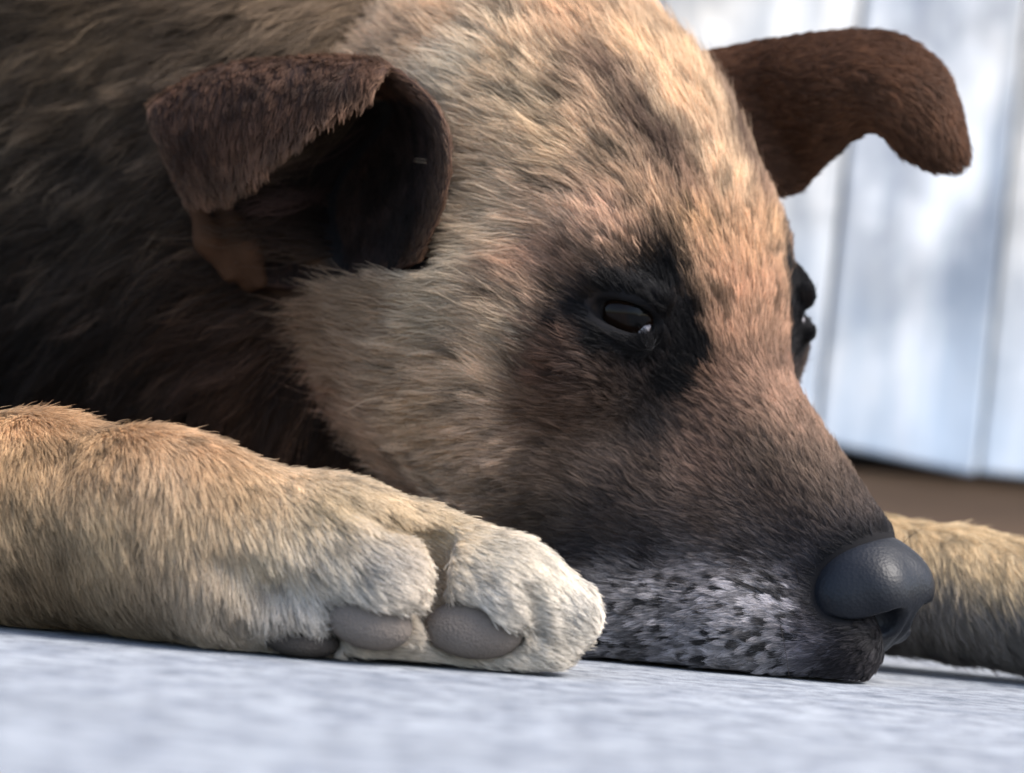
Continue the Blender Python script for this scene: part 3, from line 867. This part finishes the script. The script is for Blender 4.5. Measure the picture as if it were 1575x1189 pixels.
# head
EAR_KD = []
for _, V, F, _, _ in EARS:
    kd = KDTree(len(V))
    for j, v in enumerate(V): kd.insert(v, j)
    kd.balance(); EAR_KD.append((kd, V.min(0) - .02, V.max(0) + .02))
def clear_of_ears(pts):
    """drop hairs that would run through an ear"""
    keep = np.ones(len(pts), bool)
    for kd, lo, hi in EAR_KD:
        near = np.flatnonzero(((pts[:, 0] > lo) & (pts[:, 0] < hi)).all(-1))
        for i in near:
            for k in range(pts.shape[1]):
                if kd.find(pts[i, k])[2] < .0029: keep[i] = False; break
    return keep
def no_eye(c):
    k = np.ones(len(c))
    for i, e in enumerate(EYE_C):
        ax = EAX if i == 0 else AX_M(EAX)
        u = (c - (EYE_CUT if i == 0 else mir(EYE_CUT))) @ ax.T
        k *= np.where((u[:, 0] / .0135) ** 2 + (u[:, 1] / .0068) ** 2 < 1, np.where(np.abs(u[:, 2]) < .014, 0, 1), 1)
    nd = NS.at(c)
    return k * (nd > .0012)
NH = int(330000 * DENS)
q, nn, vis = roots(NH, 'head', no_eye)
hq = tohead(q); la = np.abs(hq[:, 1])
noseP = hd(.105, 0, -.02)
flow = nrm(q - noseP)
side_w = np.clip((la - .02) / .04, 0, 1) * np.clip((.02 - hq[:, 0]) / .08, 0, 1)
flow = nrm(flow + side_w[:, None] * np.array([-.25, .25, -.45]))
sw = vnoise(q, 45, 5)[:, None] * np.cross(flow, nn) * .35 + vnoise(q, 120, 6)[:, None] * np.cross(flow, nn) * .25
flow = nrm(flow + sw)
a = hq[:, 0]
L = np.interp(a, [-.16, -.10, -.04, .0, .03, .09], [.022, .017, .012, .0075, .0055, .0032])
cheek = np.clip((.055 - np.abs(hq[:, 2] + .07)) / .05, 0, 1) * np.clip((-.02 - a) / .06, 0, 1) * np.clip((la - .02) / .03, 0, 1)
L = L * (1 + .9 * cheek)
for i, e in enumerate(EYE_C): L = L * np.clip(np.linalg.norm(q - e, axis=1) / (.030, .045)[i], .22, 1)
L = L * rng.uniform(.65, 1.2, NH) * np.where(rng.random(NH) < .06, 1.5, 1) * np.where(SK.dist(EAR_CAV, q) < .006, .45, 1)
lift = np.interp(a, [-.1, 0, .09], [.24, .16, .12])
pts, ci = grow(q, nn, flow, L, lift, .05, NH // 26, .70)
base = coat(q + rng.normal(0, .0022, q.shape), np.ones(NH, int))
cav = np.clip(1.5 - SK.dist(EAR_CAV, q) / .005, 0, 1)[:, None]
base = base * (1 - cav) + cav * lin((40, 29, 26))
for x, y in ((330, 370), (370, 400), (400, 425)):
    rp = hitp(x, y)
    rw = np.clip(1.6 - np.linalg.norm(q - rp, axis=1) / .009, 0, 1)[:, None]
    base = base * (1 - rw * .7) + rw * .7 * lin((92, 56, 36))
mk = eye_mask(q)[:, None]
base = base * (1 - mk) + mk * np.array([.0075, .0068, .0072])
# black skin round the nose leather
nk = np.clip(1.2 - NS.at(q) / .005, 0, 1)[:, None]
base = base * (1 - nk) + nk * np.array([.010, .0098, .0115])
# grey-speckled lips: salt and pepper tufts
gpt = np.array([tohead(hitp(x, y)) for x, y in ((930, 930), (1000, 930), (1080, 920), (1150, 920), (1200, 940), (940, 985), (1020, 985), (1100, 990), (1180, 1000), (1225, 1005), (1190, 905), (1110, 905), (1030, 905), (965, 900))])
gpt[:, 1] = np.abs(gpt[:, 1])
hab = hq.copy(); hab[:, 1] = la
gdm = np.full(NH, 9.)
for g0 in gpt: gdm = np.minimum(gdm, np.linalg.norm(hab - g0, axis=1))
grey = np.clip(1.7 - gdm / .0075 + .4 * vnoise(q, 180, 60), 0, 1)
qc = q[ci]
sp = np.flatnonzero(grey > .3)
sp = rng.choice(sp, min(900, len(sp)), replace=False)
kd = KDTree(len(sp))
for jj, ii in enumerate(sp): kd.insert(q[ii], jj)
kd.balance()
srad = rng.uniform(.00025, .00075, len(sp))
spk = np.ones(NH)
for ii in np.flatnonzero(grey > .05):
    _, jj, dd = kd.find(qc[ii])
    spk[ii] = .13 if dd < srad[jj] else 1.12 + .38 * math.sin(jj * 7.1)
base *= (1 + grey * (spk - 1))[:, None]
# agouti: scattered dark tufts on the tan
dk = vnoise(qc, 170, 11) + vnoise(qc, 330, 12)
base *= np.where((dk < -.58) & (a < .0), .50, 1)[:, None]
base *= (1 + .16 * vnoise(q, 60, 13))[:, None]
r0 = np.where(vis, .00011, .00028) * np.interp(a, [-.1, .05], [1.1, .85])
keep = clear_of_ears(pts)
pts, ci, base, r0 = pts[keep], ci[keep], base[keep], r0[keep]
finish('head_fur', pts, ci, base, dog, r0, .50, 1.15, .17)

# neck, back and the rest of the body
NB = int(210000 * DENS)
q, nn, vis = roots(NB, 'body')
flow = nrm(np.array([-.60, .10, -.55])[None] + .35 * np.stack([vnoise(q, 14, 20), vnoise(q, 14, 21), vnoise(q, 14, 22)], 1) + .25 * np.stack([vnoise(q, 50, 23), vnoise(q, 50, 24), vnoise(q, 50, 25)], 1))
L = np.where(vis, .030, .034) * rng.uniform(.6, 1.3, NB) * (1 + .3 * vnoise(q, 20, 26))
L *= np.clip(q[:, 2] / .06, .35, 1)
pts, ci = grow(q, nn, flow, L, np.full(NB, .34), .09, NB // 26, .80, 7)
base = coat(q + rng.normal(0, .008, q.shape), np.zeros(NB, int))
tn = rng.random(NB)[ci]
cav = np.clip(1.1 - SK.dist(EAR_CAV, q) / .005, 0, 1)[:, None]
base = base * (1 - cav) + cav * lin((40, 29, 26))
L_cav = cav[:, 0]
base *= np.where(tn > .88, 1 + 2.4 * np.clip(1 - base.mean(1) / .10, .12, 1), np.where(tn < .45, .62, 1.0))[:, None]
r0 = np.where(vis, .00014, .00055)
keep = clear_of_ears(pts)
pts, ci, base, r0 = pts[keep], ci[keep], base[keep], r0[keep]
finish('neck_fur', pts, ci, base, dog, r0, .55, 1.3, .16)

# forelegs
for tag, n, chainp in (('leg', int(190000 * DENS), LEG), ('far', int(45000 * DENS), FLEG)):
    q, nn, vis = roots(n, tag)
    x = project(q)[:, 0]
    axis = nrm(chainp[-1] - chainp[1])
    paw = np.clip((x - 420) / 180, 0, 1) if tag == 'leg' else np.zeros(n)
    flow = axis[None] * (.35 + .9 * paw)[:, None] + np.array([0, 0, -1.])[None] * (.9 - .45 * paw)[:, None]
    flow = flow + .22 * np.stack([vnoise(q, 60, 30), vnoise(q, 60, 31), vnoise(q, 60, 32)], 1) + .2 * np.stack([vnoise(q, 160, 33), vnoise(q, 160, 34), vnoise(q, 160, 35)], 1)
    L = np.interp(x, [0, 300, 500, 600, 900], [.0088, .0074, .0060, .0050, .0044]) if tag == 'leg' else np.full(n, .0075)
    L = L * rng.uniform(.65, 1.2, n)
    pts, ci = grow(q, nn, nrm(flow), L, np.full(n, .13), .05, n // 13, .45)
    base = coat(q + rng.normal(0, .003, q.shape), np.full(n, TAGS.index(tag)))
    base *= (1 + .18 * vnoise(q, 70, 36) + .12 * vnoise(q, 200, 37))[:, None]
    dk = vnoise(q[ci], 150, 38) + vnoise(q[ci], 420, 39)
    base *= np.where(dk < -.62, .62, np.where(dk > .75, 1.22, 1))[:, None]
    r0 = np.where(vis, .000105, .00026)
    finish('foreleg_fur', pts, ci, base, dog, r0, .72, 1.1, .10)

# ears
FLIP_IN = True
for k, (ear, V, F, UV, N) in enumerate(EARS):
    cn = np.tile(lin((66, 48, 40) if k == 0 else (76, 52, 38)), (len(V), 1))
    set_col(ear, cn * .6)
    n = int((60000 if k == 0 else 45000) * DENS)
    q, T, bc = tri_sample(V, F, n, lambda c, nn, T: np.ones(len(c)))
    nn = nrm((N[T] * bc[..., None]).sum(1)); uv = (UV[T] * bc[..., None]).sum(1)
    tip = V[:len(V) // 2].reshape(60, 44, 3)
    dv = nrm(np.gradient(tip, axis=0)).reshape(-1, 3); dv = np.concatenate([dv, dv])
    flow = nrm((dv[T] * bc[..., None]).sum(1) + np.array([0, 0, -.15]) + .2 * np.stack([vnoise(q, 90, 40), vnoise(q, 90, 41), vnoise(q, 90, 42)], 1))
    L = .0042 * rng.uniform(.6, 1.3, n)
    pts, ci = grow(q, nn, flow, L, np.full(n, .28), .06, n // 22, .6)
    base = np.tile(lin((72, 51, 39) if k == 0 else (84, 58, 42)), (n, 1))
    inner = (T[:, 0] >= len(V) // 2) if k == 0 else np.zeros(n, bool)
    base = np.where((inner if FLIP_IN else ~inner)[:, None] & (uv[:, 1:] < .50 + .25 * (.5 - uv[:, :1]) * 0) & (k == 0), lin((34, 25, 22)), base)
    rim = np.clip(1 - np.minimum(np.minimum(uv[:, 0], 1 - uv[:, 0]) * 14, (1 - uv[:, 1]) * 12), 0, 1)
    if k == 0:
        base = base * (1 + .75 * vnoise(q, 130, 43))[:, None] + rim[:, None] * np.array([.075, .046, .030])
    else:
        base = base * (1 + .3 * vnoise(q, 90, 43))[:, None]
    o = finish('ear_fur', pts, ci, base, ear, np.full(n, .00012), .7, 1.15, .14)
    o.matrix_parent_inverse = Matrix.Identity(4)
    o.matrix_parent_inverse = ear.matrix_world.inverted()

# thin hair on the folds inside the near ear
n = int(3500 * DENS)
q, T, bc = tri_sample(FOLD_V, FOLD_F, n, lambda c, nn, T: np.ones(len(c)))
nn = nrm(q - FOLD_V.mean(0)) * .3 - c_fwd * .9
pts, ci = grow(q, nrm(nn), np.tile(np.array([.1, 0, -1.0]), (n, 1)), .0045 * rng.uniform(.6, 1.3, n), np.full(n, .3), .06, n // 14, .5)
o = finish('ear_fold_fur', pts, ci, np.tile(lin((104, 66, 44)), (n, 1)), EARS[0][0], np.full(n, .00011), .7, 1.15, .14)
# whiskers and brow bristles
wp, wr, wc = [], [], []
for x, y, dx, dy, ln, pale in [(1120, 930, -.5, -.35, .05, 0), (1160, 905, -.7, -.1, .045, 0), (1200, 960, .1, -.9, .03, 0), (1060, 900, -.9, -.1, .04, 0), (1230, 900, -.2, .5, .03, 0), (980, 400, .2, .8, .022, 0), (1010, 405, .4, .7, .02, 0), (930, 405, -.2, .8, .02, 0)]:
    h = BV.ray_cast(Vector(c_pos), Vector(ray(x, y)))
    if h[0] is None: continue
    p0, nn = np.array(h[0]), np.array(h[1])
    for sgn in ((0, 1) if y > 600 else (0,)):
        d = nrm(nn * .8 + c_right * dx + c_up * dy)
        t = np.linspace(0, 1, 8)[:, None]
        cv = p0 + ln * (t * d + t * t * np.array([0, 0, -.35]))
        if sgn: cv = np.array([mir(p) for p in cv])
        cv[:, 2] = np.maximum(cv[:, 2], .001)
        wp.append(cv); wr.append(.00012 * (1 - .85 * t[:, 0])); wc.append(np.tile(lin((210, 205, 200)) if pale else lin((30, 26, 25)), (8, 1)))
hair_obj('whiskers', np.array(wp), np.array(wr), np.array(wc), dog)
dog['label'] = 'tan dog with dark ears and muzzle lying with its chin flat on the pavement'
dog['category'] = 'dog'
